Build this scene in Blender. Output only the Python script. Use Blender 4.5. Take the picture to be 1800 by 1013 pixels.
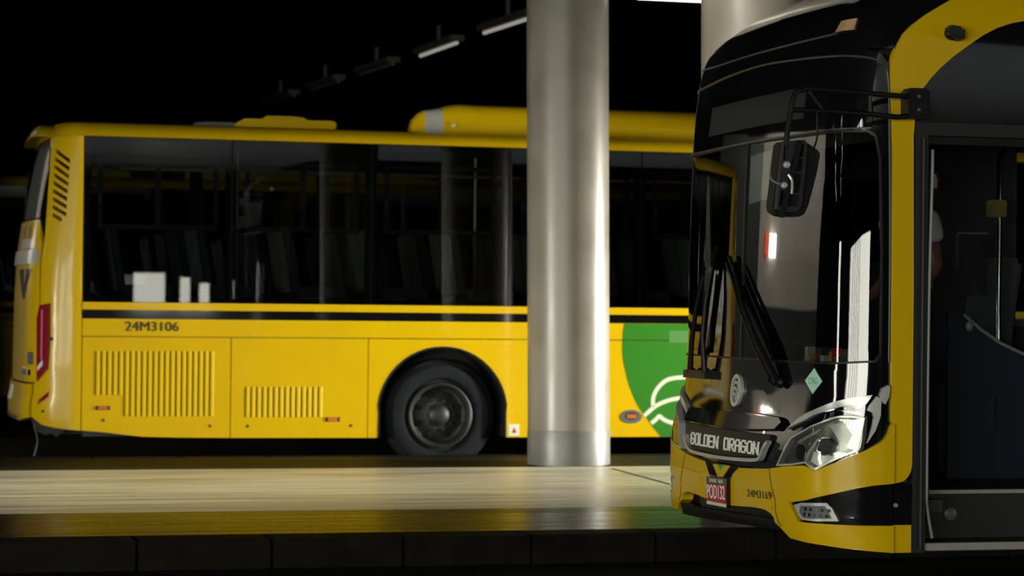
import bpy, bmesh, math, random
from mathutils import Vector, Matrix
from mathutils.geometry import tessellate_polygon
random.seed(4)
for o in list(bpy.data.objects): bpy.data.objects.remove(o)
SC = bpy.context.scene
COL = SC.collection
PI = math.pi

# ------------------------------------------------------------------ camera
cam = bpy.data.cameras.new('camera')
camo = bpy.data.objects.new('camera', cam); COL.objects.link(camo)
cam.sensor_fit = 'HORIZONTAL'; cam.sensor_width = 36; cam.lens = 85
cam.clip_start = .1; cam.clip_end = 300
YAW, PITCH, ROLL = .259, .00817, .0106
F = Vector((math.sin(YAW)*math.cos(PITCH), math.cos(YAW)*math.cos(PITCH), math.sin(PITCH)))
R = Vector((math.cos(YAW), -math.sin(YAW), 0)); U = R.cross(F)
R2 = R*math.cos(ROLL)+U*math.sin(ROLL); U2 = U*math.cos(ROLL)-R*math.sin(ROLL)
m = Matrix((R2, U2, -F)).transposed().to_4x4(); m.translation = (0, 0, 1.5)
camo.matrix_world = m
cam.dof.use_dof = True; cam.dof.focus_distance = 12.3; cam.dof.aperture_fstop = 3.2
SC.camera = camo

# ------------------------------------------------------------------ world, lights, exposure
w = bpy.data.worlds.new('world'); SC.world = w; w.use_nodes = True
w.node_tree.nodes['Background'].inputs[0].default_value = (.6, .75, 1, 1)
w.node_tree.nodes['Background'].inputs[1].default_value = .0006
SC.view_settings.view_transform = 'Standard'; SC.view_settings.look = 'None'
SC.view_settings.exposure = -.12; SC.view_settings.gamma = 1; SC.view_settings.use_curve_mapping = False

def area(name, loc, target, sx, sy, watts, col=(1, .97, .86), spread=180):
    l = bpy.data.lights.new(name, 'AREA'); l.shape = 'RECTANGLE'; l.size = sx; l.size_y = sy
    l.energy = watts; l.color = col; l.spread = math.radians(spread)
    o = bpy.data.objects.new(name, l); COL.objects.link(o); o.location = loc
    d = Vector(target)-Vector(loc); o.rotation_euler = d.to_track_quat('-Z', 'Y').to_euler()
    return o
area('light_bay_opening', (-11.5, -5.0, 1.55), (4.4, 12.0, 1.0), 18, 2.6, 3400, (1, .99, .86))
area('light_bay_slot', (-12, 11.6, 1.5), (4.4, 13.0, 1.0), 1.5, 2.4, 250, (1, .99, .86))
area('light_pillar_side_fill', (-8, 13.5, 1.1), (5.78, 19.9, .3), 2.0, 1.4, 60, (1, .98, .84), 34)  # added narrow fill that brightens the left of the front pillar
area('light_hall_front', (29, -6, 1.9), (4.6, 21.4, .0), 7.0, 1.8, 520, (1, .93, .74))
area('light_platform_edge', (3.6, 13.9, 4.5), (4.6, 21.5, .3), 11, .3, 3, (1, .96, .80), 80)
area('light_platform_over', (5.5, 17.4, 4.8), (5.5, 17.4, 0), 13, .4, 68, (1, .96, .80), 75)
area('light_pillar_rim', (12.5, 18.9, 1.5), (5.78, 19.9, .9), .4, 2.0, 230, (1, .97, .85), 60)
area('light_kiosk_fill', (-3.4, 24.6, 4.3), (-3.4, 27.0, 2.6), 3.4, .3, 150, (1, .95, .82))  # added fill, brightens the kiosk wall mirrored in the windscreen
area('light_pillar_top_fill', (2.2, 12.4, 4.7), (5.5, 14.5, 3.7), .8, .3, 22, (1, .96, .82), 60)  # added fill for the top of the rear pillar, no fixture there
area('light_ceiling_wash', (8, -12, 3.0), (8, -12, 4.9), 30, 10, 2300, (.82, .95, 1))  # added unseen uplight, brightens the ceiling mirrored in the bus windows

# ------------------------------------------------------------------ materials
def mat(name, col, rough=.5, metal=0, coat=0, var=.0, vscale=3.0, bump=0, bscale=40, emis=None, estr=0, spec=.5, rvar=0, stretch=None):
    m = bpy.data.materials.new(name); m.use_nodes = True
    nt = m.node_tree; b = nt.nodes['Principled BSDF']
    b.inputs['Base Color'].default_value = (*col, 1); b.inputs['Roughness'].default_value = rough
    b.inputs['Metallic'].default_value = metal; b.inputs['Coat Weight'].default_value = coat
    b.inputs['Coat Roughness'].default_value = .04; b.inputs['Specular IOR Level'].default_value = spec
    if emis: b.inputs['Emission Color'].default_value = (*emis, 1); b.inputs['Emission Strength'].default_value = estr
    if var or bump or rvar:
        tc = nt.nodes.new('ShaderNodeTexCoord'); mp = nt.nodes.new('ShaderNodeMapping')
        nt.links.new(tc.outputs['Object'], mp.inputs[0])
        if stretch: mp.inputs['Scale'].default_value = stretch
        n = nt.nodes.new('ShaderNodeTexNoise'); n.inputs['Scale'].default_value = vscale; n.inputs['Detail'].default_value = 6
        nt.links.new(mp.outputs[0], n.inputs['Vector'])
    if var:
        mx = nt.nodes.new('ShaderNodeMix'); mx.data_type = 'RGBA'
        mx.inputs[6].default_value = (*[c*(1-var) for c in col], 1); mx.inputs[7].default_value = (*[min(1, c*(1+var)) for c in col], 1)
        rp = nt.nodes.new('ShaderNodeMapRange'); rp.inputs[1].default_value = .3; rp.inputs[2].default_value = .7
        nt.links.new(n.outputs['Fac'], rp.inputs[0]); nt.links.new(rp.outputs[0], mx.inputs[0])
        nt.links.new(mx.outputs[2], b.inputs['Base Color'])
    if rvar:
        rr = nt.nodes.new('ShaderNodeMapRange'); rr.inputs[1].default_value = .3; rr.inputs[2].default_value = .7
        rr.inputs[3].default_value = rough-rvar; rr.inputs[4].default_value = rough+rvar
        nt.links.new(n.outputs['Fac'], rr.inputs[0]); nt.links.new(rr.outputs[0], b.inputs['Roughness'])
    if bump:
        n2 = nt.nodes.new('ShaderNodeTexNoise'); n2.inputs['Scale'].default_value = bscale; n2.inputs['Detail'].default_value = 4
        nt.links.new(mp.outputs[0], n2.inputs['Vector'])
        bp = nt.nodes.new('ShaderNodeBump'); bp.inputs['Strength'].default_value = bump; bp.inputs['Distance'].default_value = .01
        nt.links.new(n2.outputs['Fac'], bp.inputs['Height']); nt.links.new(bp.outputs[0], b.inputs['Normal'])
    return m

def glass_mat(name, tint, refl=.04, rough=.0):
    m = bpy.data.materials.new(name); m.use_nodes = True; nt = m.node_tree
    nt.nodes.remove(nt.nodes['Principled BSDF']); out = nt.nodes['Material Output']
    tr = nt.nodes.new('ShaderNodeBsdfTransparent'); tr.inputs[0].default_value = (*tint, 1)
    gl = nt.nodes.new('ShaderNodeBsdfGlossy'); gl.inputs['Roughness'].default_value = rough
    fr = nt.nodes.new('ShaderNodeFresnel'); fr.inputs[0].default_value = 1.5
    mx = nt.nodes.new('ShaderNodeMixShader')
    nt.links.new(fr.outputs[0], mx.inputs[0]); nt.links.new(tr.outputs[0], mx.inputs[1]); nt.links.new(gl.outputs[0], mx.inputs[2])
    nt.links.new(mx.outputs[0], out.inputs[0]); return m

YEL = mat('yellow_paint', (.60, .388, .002), .26, 0, .12, .05, 1.2, spec=.2)
BLK = mat('black_gloss', (.004, .0045, .005), .06, 0, 0, .1, 4)
BLKM = mat('black_plastic', (.005, .006, .007), .45, 0, 0, .15, 8, .05, 120, spec=.3)
GREYD = mat('dark_grey_trim', (.012, .0145, .016), .45, 0, 0, .12, 6)
GREYM = mat('grey_plastic', (.10, .105, .11), .4, 0, 0, .1, 6)
SEAL = mat('grey_rubber_seal', (.22, .23, .22), .4, 0, 0, .08, 10)
RUB = mat('tyre_rubber', (.008, .010, .012), .75, 0, 0, .2, 9, .15, 60, spec=.15)
RIM = mat('wheel_steel', (.032, .032, .03), .45, .4, 0, .25, 7)
RIMD = mat('wheel_steel_dark', (.02, .02, .02), .6, .2, 0, .25, 7)
HUB = mat('hub_grey', (.02, .021, .022), .5, .3, 0, .2, 9)
CHR = mat('chrome', (.80, .82, .80), .09, 1, 0, .04, 14)
SIL = mat('silver_trim', (.52, .53, .50), .32, .35, 0, .06, 10)
WHT = mat('white_paint', (.68, .70, .66), .4, 0, 0, .04, 8)
CREAM = mat('white_vinyl', (.62, .66, .52), .45, 0, 0, .05, 8)
GRN = mat('green_vinyl', (.022, .175, .008), .35, 0, .4, .05, 2)
GRN2 = mat('bright_green_vinyl', (.0, .28, .09), .4)
INK = mat('black_lettering', (.025, .022, .01), .5, 0, 0, .1, 20)
RED = mat('red_lamp_lens', (.23, .008, .02), .15, 0, .7, .1, 20)
REDP = mat('red_plate', (.42, .02, .03), .4, 0, 0, .05, 20)
AMB = mat('amber_lens', (.55, .13, .03), .25, 0, .4, .1, 20)
AMBP = mat('peach_lens', (.55, .33, .18), .3, 0, .4, .1, 20)
MINT = mat('mint_vinyl', (.45, .78, .62), .45, 0, 0, .04, 20)
MINTD = mat('mint_print', (.22, .5, .40), .5)
PINK = mat('pink_highlight', (.62, .20, .24), .2, 0, .5)  # colour of the painted tail lamp highlight
REFL2 = mat('lamp_bowl', (.17, .17, .155), .22, .5, 0, .3, 22)
LETW = mat('white_lettering', (.88, .88, .82), .5)
REFL = mat('lamp_reflector', (.42, .42, .38), .30, .3, 0, .12, 18)
LENS = glass_mat('clear_lens', (.93, .95, .93))
GLS = glass_mat('tinted_glass', (.36, .39, .39))
WSG = glass_mat('windscreen_glass', (.55, .58, .58))
CON = mat('pillar_concrete', (.180, .163, .134), .36, 0, 0, .16, 2.2, .06, 25, rvar=.06)
KIO = mat('kiosk_plaster', (.62, .58, .52), .7, 0, 0, .1, 2)
CONB = mat('pillar_base_paint', (.12, .12, .112), .4, 0, 0, .2, 4, .08, 25)
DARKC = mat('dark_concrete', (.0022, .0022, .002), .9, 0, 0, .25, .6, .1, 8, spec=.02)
ROAD = mat('dark_asphalt', (.006, .007, .008), .65, 0, 0, .3, 1.2, .3, 60, spec=.15)
KERB = mat('kerb_stone', (.0060, .0052, .0042), .7, 0, 0, .45, 5, .2, 30, spec=.1)
BAND2 = mat('dark_rough_band', (.012, .010, .007), .6, 0, 0, .3, 1.5, .05, 3.0, stretch=(.25, 4.0, 1), spec=.1)  # dark edge paving, colour deepened further to hold the shade by the bus
TRIMG = mat('trim_line_grey', (.05, .052, .052), .3, 0, 0, .1, 10)
TERR = mat('pale_terrazzo', (.56, .51, .36), .36, 0, 0, .5, 3.4, .25, 9.0, stretch=(.22, 3.8, 1), rvar=.08)
BAND = mat('dark_polished_band', (.018, .014, .010), .28, 0, 0, .35, 1.5, .05, 3.0, stretch=(.25, 4.0, 1), rvar=.05, spec=.10)
SEAT = mat('seat_fabric', (.035, .042, .05), .7, 0, 0, .2, 20)
SEATE = mat('seat_shell', (.40, .43, .44), .4, 0, 0, .1, 10)
INT = mat('interior_panel', (.020, .022, .024), .55, 0, 0, .1, 5)
INTG = mat('interior_grey_panel', (.07, .075, .08), .5, 0, 0, .1, 5)
INTB = mat('interior_blue_panel', (.012, .018, .035), .5, 0, 0, .1, 5)
ALU = mat('brushed_aluminium', (.42, .40, .36), .4, .5, 0, .1, 10)
LAMPW = mat('lamp_housing', (.025, .025, .02), .5, 0, 0, .1, 5)
TUBEW = mat('lit_window_pane', (.8, .8, .7), .4, emis=(1, .98, .86), estr=14.0)
TUBELIT = mat('bright_tube', (.9, .9, .85), .3, emis=(1, .97, .88), estr=16.0)
TUBE = mat('lit_tube', (.9, .9, .85), .3, emis=(1, .96, .86), estr=3.0)
TUBEDIM = mat('faint_tube', (.3, .3, .28), .3, emis=(1, .93, .82), estr=.30)  # tube with a weak even glow
TUBEOFF = mat('unlit_tube', (.07, .07, .06), .3)
PAPER = mat('paper', (.55, .60, .52), .7, 0, 0, .06, 30)
SKIN = mat('skin', (.16, .075, .045), .5, 0, 0, .08, 20)
SHIRT = mat('white_shirt', (.60, .60, .60), .8, 0, 0, .06, 12)
TROU = mat('dark_trousers', (.02, .02, .025), .8, 0, 0, .1, 12)
HAIR = mat('black_hair', (.008, .007, .006), .6, 0, 0, .2, 50)
MAROON = mat('maroon_lettering', (.09, .012, .015), .5)

# ------------------------------------------------------------------ helpers
def tag(o, label=None, cat=None, group=None, kind=None):
    if label: o['label'] = label
    if cat: o['category'] = cat
    if group: o['group'] = group
    if kind: o['kind'] = kind
    return o
def empty(name, loc, label, cat, group=None):
    o = bpy.data.objects.new(name, None); COL.objects.link(o); o.location = loc
    return tag(o, label, cat, group)
def base(o):
    while o.parent: o = o.parent
    return o.location.copy()

class MB:
    def __init__(s): s.v = []; s.f = []; s.mi = []
    def add(s, verts, faces, mi=0):
        n = len(s.v); s.v += [tuple(p) for p in verts]
        for f in faces: s.f.append(tuple(i+n for i in f)); s.mi.append(mi)
        return s
    def box(s, x0, x1, y0, y1, z0, z1, mi=0):
        v = [(x0, y0, z0), (x1, y0, z0), (x1, y1, z0), (x0, y1, z0), (x0, y0, z1), (x1, y0, z1), (x1, y1, z1), (x0, y1, z1)]
        return s.add(v, [(3, 2, 1, 0), (4, 5, 6, 7), (0, 1, 5, 4), (1, 2, 6, 5), (2, 3, 7, 6), (3, 0, 4, 7)], mi)
    def obox(s, c, ax, half, mi=0):
        """box with its own three axes"""
        c = Vector(c); a = [Vector(k).normalized()*h for k, h in zip(ax, half)]
        v = [c+a[0]*i+a[1]*j+a[2]*k for k in (-1, 1) for j in (-1, 1) for i in (-1, 1)]
        return s.add(v, [(0, 2, 3, 1), (4, 5, 7, 6), (0, 1, 5, 4), (1, 3, 7, 5), (3, 2, 6, 7), (2, 0, 4, 6)], mi)
    def prism(s, poly, plane, d0, d1, mi=0, holes=()):
        """outline in 'xz','xy' or 'yz', pushed from d0 to d1 along the third axis"""
        put = {'xz': lambda a, b, d: (a, d, b), 'xy': lambda a, b, d: (a, b, d), 'yz': lambda a, b, d: (d, a, b)}[plane]
        loops = [list(poly)]+[list(h) for h in holes]; flat = [p for l in loops for p in l]; n = len(flat)
        tris = tessellate_polygon([[Vector((a, b, 0)) for a, b in l] for l in loops])
        v = [put(a, b, d0) for a, b in flat]+[put(a, b, d1) for a, b in flat]; f = []
        for t in tris: f += [tuple(t), tuple(i+n for i in reversed(t))]
        k = 0
        for l in loops:
            for i in range(len(l)):
                j = (i+1) % len(l); f.append((k+i, k+j, n+k+j, n+k+i))
            k += len(l)
        return s.add(v, f, mi)
    def tube(s, pts, r, n=8, mi=0, closed=False):
        P = [Vector(p) for p in pts]; N = len(P); v = []; f = []; prev = None
        for i, p in enumerate(P):
            t = (P[(i+1) % N]-P[i-1]) if closed else (P[min(i+1, N-1)]-P[max(i-1, 0)])
            t.normalize()
            if prev is None:
                a = Vector((0, 0, 1)) if abs(t.z) < .9 else Vector((1, 0, 0))
                a = (a-t*a.dot(t)).normalized()
            else: a = (prev-t*prev.dot(t)).normalized()
            prev = a; b = t.cross(a); rr = r[i] if isinstance(r, (list, tuple)) else r
            v += [p+(a*math.cos(2*PI*k/n)+b*math.sin(2*PI*k/n))*rr for k in range(n)]
        for i in range(N if closed else N-1):
            for k in range(n):
                j = (i+1) % N; f.append((i*n+k, i*n+(k+1) % n, j*n+(k+1) % n, j*n+k))
        if not closed: f += [tuple(reversed(range(n))), tuple(range((N-1)*n, N*n))]
        return s.add(v, f, mi)
    def lathe(s, prof, c, axis='y', n=40, mi=0):
        """prof: (radius, distance along the axis)"""
        v = []; f = []
        for r, d in prof:
            for k in range(n):
                a = 2*PI*k/n; p, q = r*math.cos(a), r*math.sin(a)
                v.append((c[0]+p, c[1]+d, c[2]+q) if axis == 'y' else (c[0]+p, c[1]+q, c[2]+d) if axis == 'z' else (c[0]+d, c[1]+p, c[2]+q))
        for i in range(len(prof)-1):
            for k in range(n): f.append((i*n+k, (i+1)*n+k, (i+1)*n+(k+1) % n, i*n+(k+1) % n))
        return s.add(v, f, mi)
    def ball(s, c, r, mi=0, nu=14, nv=9):
        v = []; f = []
        for j in range(nv+1):
            t = PI*j/nv
            for i in range(nu): a = 2*PI*i/nu; v.append((c[0]+r[0]*math.sin(t)*math.cos(a), c[1]+r[1]*math.sin(t)*math.sin(a), c[2]+r[2]*math.cos(t)))
        for j in range(nv):
            for i in range(nu): f.append((j*nu+i, (j+1)*nu+i, (j+1)*nu+(i+1) % nu, j*nu+(i+1) % nu))
        return s.add(v, f, mi)
    def patch(s, sh, outline, o1=0., o0=None, holes=(), sstep=.055, zstep=.12, mi=0):
        """panel cut to an outline in (run round the shell, height), laid on the shell between offsets o0 and o1"""
        loops = [[(a, b) for a, b in l] for l in [outline]+list(holes)]
        bm = bmesh.new(); vs = [bm.verts.new((a, b, 0)) for l in loops for a, b in l]
        for t in tessellate_polygon([[Vector((a, b, 0)) for a, b in l] for l in loops]):
            try: bm.faces.new([vs[i] for i in t])
            except ValueError: pass
        sa = min(a for a, b in outline); sb = max(a for a, b in outline); za = min(b for a, b in outline); zb = max(b for a, b in outline)
        def cut(axis, x):
            co = (x, 0, 0) if axis == 0 else (0, x, 0); no = (1, 0, 0) if axis == 0 else (0, 1, 0)
            bmesh.ops.bisect_plane(bm, geom=bm.verts[:]+bm.edges[:]+bm.faces[:], plane_co=co, plane_no=no, dist=1e-6)
        lo, hi = max(sa, -sh.sc), min(sb, sh.sc)
        if hi > lo:
            k = math.ceil(lo/sstep)
            while k*sstep < hi:
                if k*sstep > lo: cut(0, k*sstep)
                k += 1
            if sb > sh.sc: cut(0, sh.sc)
            if sa < -sh.sc: cut(0, -sh.sc)
            k = math.ceil(za/zstep)
            while k*zstep < zb:
                if k*zstep > za: cut(1, k*zstep)
                k += 1
        elif zb > 2.95:
            for z in (2.9, 2.95, 3.0, 3.05, 3.1):
                if za < z < zb: cut(1, z)
        bm.normal_update()
        for f in bm.faces:
            if f.normal.z < 0: f.normal_flip()
        off = {v: o1 for v in bm.verts}
        if o0 is not None:
            be = [e for e in bm.edges if len(e.link_faces) == 1]
            ret = bmesh.ops.extrude_edge_only(bm, edges=be)
            for g in ret['geom']:
                if isinstance(g, bmesh.types.BMVert): off[g] = o0
        for v in bm.verts:
            v.co = Vector(sh.pt(v.co.x, v.co.y, off.get(v, o0)))
        bm.verts.index_update()
        s.add([v.co.copy() for v in bm.verts], [tuple(v.index for v in f.verts) for f in bm.faces], mi)
        bm.free(); return s
    def build(s, name, mats, parent=None, bevel=0, angle=38, recalc=False):
        me = bpy.data.meshes.new(name); b = base(parent) if parent else Vector()
        me.from_pydata([(p[0]-b.x, p[1]-b.y, p[2]-b.z) for p in s.v], [], s.f)
        mats = mats if isinstance(mats, (list, tuple)) else [mats]
        for m_ in mats: me.materials.append(m_)
        me.polygons.foreach_set('material_index', s.mi); me.validate()
        bm = bmesh.new(); bm.from_mesh(me)
        bmesh.ops.remove_doubles(bm, verts=bm.verts, dist=1e-5)
        if recalc: bmesh.ops.recalc_face_normals(bm, faces=bm.faces)
        if bevel: bmesh.ops.bevel(bm, geom=[e for e in bm.edges if len(e.link_faces) == 2 and e.calc_face_angle() > .6], offset=bevel, segments=2, affect='EDGES', clamp_overlap=True)
        bm.to_mesh(me); bm.free()
        me.polygons.foreach_set('use_smooth', [True]*len(me.polygons)); me.set_sharp_from_angle(angle=math.radians(angle))
        o = bpy.data.objects.new(name, me); COL.objects.link(o); o.parent = parent
        return o

def text_shape(txt, bold=0.0):
    cu = bpy.data.curves.new('lettering', 'FONT'); cu.body = txt; cu.size = 1; cu.offset = bold; cu.resolution_u = 3
    o = bpy.data.objects.new('lettering', cu); COL.objects.link(o)
    bpy.context.view_layer.update()
    me = bpy.data.meshes.new_from_object(o.evaluated_get(bpy.context.evaluated_depsgraph_get()))
    v = [(p.co.x, p.co.y) for p in me.vertices]; f = [tuple(p.vertices) for p in me.polygons]
    bpy.data.objects.remove(o); bpy.data.meshes.remove(me); bpy.data.curves.remove(cu)
    x0, x1 = min(a for a, b in v), max(a for a, b in v); y0, y1 = min(b for a, b in v), max(b for a, b in v)
    return [((a-x0)/(x1-x0), (b-y0)/(y1-y0)) for a, b in v], f
def lettering(sh, txt, s0, s1, z0, z1, off, name, m_, parent, bold=0.0, rise=0.0):
    v, f = text_shape(txt); mb = MB()
    for k, d in enumerate((-bold, bold) if bold else (0,)):
        mb.add([sh.pt(s0+(s1-s0)*a+d, z0+(z1-z0)*b+rise*a, off+.0002*k) for a, b in v], f)
    return mb.build(name, m_, parent)

def copy_tree(o, parent=None):
    c = o.copy(); COL.objects.link(c); c.parent = parent
    for ch in list(o.children): copy_tree(ch, c)
    return c

def lerp(tab, x):
    if x <= tab[0][0]: return tab[0][1]
    for (a, b), (c, d) in zip(tab, tab[1:]):
        if x <= c: return b+(d-b)*(x-a)/(c-a)
    return tab[-1][1]
class Shell:
    """plan contour of a bus whose visible end looks to -X; s runs round it from the middle of that end, + to the near side"""
    lean = True
    def __init__(S, yc, hw, b, rc, prof, inset, x0):
        S.yc, S.hw, S.b, S.rc, S.prof, S.inset, S.x0 = yc, hw, b, rc, prof, inset, x0
        ts = [(hw-rc)*i/24 for i in range(24)]+[hw-rc+rc*math.sin(PI/2*i/40) for i in range(41)]
        S.tab = []; s = 0; pl = None
        for t in ts:
            u = min(1, max(0, (t-(hw-rc))/rc)); sb = b*(t/hw)**2+rc*(1-math.sqrt(1-u*u))
            if pl: s += math.hypot(t-pl[0], sb-pl[1])
            d = 2*b*t/hw**2
            if u < 1: d += u/math.sqrt(1-u*u); n = (d/math.hypot(1, d), -1/math.hypot(1, d))
            else: n = (1, 0)
            S.tab.append((s, t, sb, n[0], n[1])); pl = (t, sb)
        S.sc = s; S.sbc = b+rc
    def loc(S, a):
        if a >= S.sc: return S.hw, S.sbc+a-S.sc, 1.0, 0.0
        T = S.tab; lo, hi = 0, len(T)-1
        while hi-lo > 1:
            m_ = (lo+hi)//2
            if T[m_][0] <= a: lo = m_
            else: hi = m_
        p, q = T[lo], T[hi]; k = (a-p[0])/max(q[0]-p[0], 1e-9)
        return tuple(p[i]+(q[i]-p[i])*k for i in (1, 2, 3, 4))
    def pt(S, s, z, off=0):
        a = abs(s); sg = 1 if s >= 0 else -1
        lat, sb, nl, nb = S.loc(a)
        w_ = 1 if a < S.sc*.55 else (0 if a > S.sc else 1-((a-S.sc*.55)/(S.sc*.45))**2)
        if z > 2.9 and S.lean: w_ += (1-w_)*min(1, (z-2.9)/.2)*(1 if a < S.sc+.02 else max(0, 1-(a-S.sc)/.6))
        return (S.x0+lerp(S.prof, z)*w_+sb+off*nb, S.yc-sg*((lat-lerp(S.inset, z))+off*nl), z)
    def X(S, s): return S.x0+S.sbc+s-S.sc
    def S_(S, x): return S.sc+x-S.x0-S.sbc

def rect(a0, a1, b0, b1): return [(a0, b0), (a1, b0), (a1, b1), (a0, b1)]
def mirror(poly): return [(-a, b) for a, b in reversed(poly)]
def ellipse(ca, cb, ra, rb, n=28): return [(ca+ra*math.cos(2*PI*i/n), cb+rb*math.sin(2*PI*i/n)) for i in range(n)]
def stroke(pts, wd):
    """flat band of width wd along a polyline in (s, z)"""
    L, Rr = [], []
    for i, p in enumerate(pts):
        a = pts[max(0, i-1)]; b = pts[min(len(pts)-1, i+1)]; d = math.hypot(b[0]-a[0], b[1]-a[1]); nx, ny = -(b[1]-a[1])/d, (b[0]-a[0])/d
        L.append((p[0]+nx*wd/2, p[1]+ny*wd/2)); Rr.append((p[0]-nx*wd/2, p[1]-ny*wd/2))
    return Rr+L[::-1]
def curve(pts, n=6):
    """smooth polyline through the points"""
    out = []
    for i in range(len(pts)-1):
        p0, p1, p2, p3 = (pts[max(0, min(len(pts)-1, k))] for k in (i-1, i, i+1, i+2))
        for t in [j/n for j in range(n)]:
            out.append(tuple(.5*((2*b)+(c-a)*t+(2*a-5*b+4*c-d)*t*t+(3*b-a-3*c+d)*t**3) for a, b, c, d in zip(p0, p1, p2, p3)))
    return out+[tuple(pts[-1])]

# ------------------------------------------------------------------ setting
PZ = .17; E0, E1 = 13.66, 21.22          # platform height, near and far edge
floor = tag(MB().box(-40, 60, -30, 60, -.3, 0).build('floor', ROAD), kind='structure')
plat = tag(MB().box(-40, 60, E0+.30, E1-.30, 0, PZ-.03).build('platform', DARKC), kind='structure')
tag(MB().box(-40, 60, 15.50, 19.50, PZ-.03, PZ).build('pale_paving', TERR, plat))
tag(MB().box(-40, 60, E0+.30, 15.50, PZ-.03, PZ).build('dark_paving', BAND, plat))
tag(MB().box(-40, 60, 19.50, E1-.30, PZ-.03, PZ).build('dark_paving', BAND2, plat))
MB().add([(5.96, 19.25, PZ+.001), (5.99, 19.25, PZ+.001), (5.80, 15.6, PZ+.001), (5.77, 15.6, PZ+.001)], [(0, 1, 2, 3)]).build('expansion_joint', DARKC, plat)
for i in range(22):                        # kerb stones along the near edge, then the far one
    x = -1.60+i*.765
    d = random.uniform(-.006, .006)
    MB().box(x+.005, x+.760, E0+d, E0+.30, 0, PZ-.001+random.uniform(-.003, .002)).build('kerb_stone', KERB, plat, bevel=.008)
for i in range(18):
    x = -1.2+i*.765
    MB().box(x+.005, x+.760, E1-.30, E1+random.uniform(-.006, .006), 0, PZ-.001+random.uniform(-.003, .002)).build('kerb_stone', KERB, plat, bevel=.008)
MB().box(-40, -1.60, E0, E0+.3, 0, PZ-.002).box(15.24, 60, E0, E0+.3, 0, PZ-.002).box(-40, -1.2, E1-.3, E1, 0, PZ-.002).box(12.57, 60, E1-.3, E1, 0, PZ-.002).build('kerb_run', KERB, plat)
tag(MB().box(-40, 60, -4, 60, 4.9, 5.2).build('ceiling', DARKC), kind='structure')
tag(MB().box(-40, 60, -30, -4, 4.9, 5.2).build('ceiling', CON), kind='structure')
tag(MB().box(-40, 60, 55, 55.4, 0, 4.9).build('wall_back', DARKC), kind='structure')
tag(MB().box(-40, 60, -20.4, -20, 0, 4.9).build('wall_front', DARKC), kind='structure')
for i, (x0, x1, z0, z1) in enumerate([(6.55, 7.35, 1.45, 2.30), (7.75, 8.0, 1.35, 2.2), (8.25, 8.5, 1.35, 2.05), (4.6, 5.0, 1.75, 2.25)]):
    wn = tag(MB().box(x0-.06, x1+.06, -20, -19.96, z0-.06, z1+.06).build('window_%d' % (i+1), INT), kind='structure')
    MB().box(x0, x1, -19.96, -19.94, z0, z1).build('lit_pane', TUBEW, wn)
tag(MB().box(60, 60.4, -30, 60, 0, 4.9).build('wall_right', DARKC), kind='structure')

mul = tag(MB().box(-11.2, -11.05, -14.2, 4.2, 2.85, 3.05).build('trim_1', DARKC), kind='structure')
for k in range(15): MB().box(-11.18, -11.07, -14.0+1.25*k+.25*math.sin(k*2.3), -13.86+1.25*k+.25*math.sin(k*2.3)+.08*(k % 3), 0, 2.85).build('opening_post', DARKC, mul)
def pillar(x, y, r, tilt, label):
    p = empty('concrete_pillar', (x, y, PZ), label, 'pillar')
    MB().lathe([(r, .30), (r, 4.73)], (x, y, PZ), 'z', 64).build('shaft', CON, p)
    MB().lathe([(0, 0), (r+.004, 0), (r+.004, .285), (r, .30), (0, .30)], (x, y, PZ), 'z', 64).build('painted_base', CONB, p)
    p.rotation_euler = (0, tilt, 0); return p
pillar(5.78, 19.86, .350, -.0136, 'round concrete pillar on the platform in front of the yellow bus side')
pillar(5.51, 14.62, .350, -.0106, 'round concrete pillar rising behind the roof of the black fronted bus')
pr_ = empty('concrete_kiosk', (-3.4, 27.6, 0), 'plain concrete kiosk with dark base on the far island, off the tail of the buses', 'kiosk')
MB().box(-5.2, -1.75, 27.0, 28.4, 1.75, 4.6).build('kiosk_wall', KIO, pr_, bevel=.02)
MB().box(-1.75, .95, 27.02, 28.38, 1.75, 4.5).build('kiosk_light_block', GREYD, pr_)  # unseen dark block added to keep light off the far bus
MB().box(-5.22, .97, 26.98, 28.42, 0, 1.75).build('kiosk_base', GREYD, pr_, bevel=.02)
sg_ = empty('lit_sign', (-2.4, 26.93, 2.6), 'small lit white and red sign box hung on the concrete kiosk', 'sign')
MB().box(-2.75, -2.38, 26.86, 26.97, 2.42, 2.80).build('white_panel', TUBEW, sg_); MB().box(-2.28, -2.13, 26.86, 26.97, 2.46, 2.80).build('red_panel', mat('lit_red', (.5, .05, .03), .4, emis=(1, .12, .06), estr=4), sg_)

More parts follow.
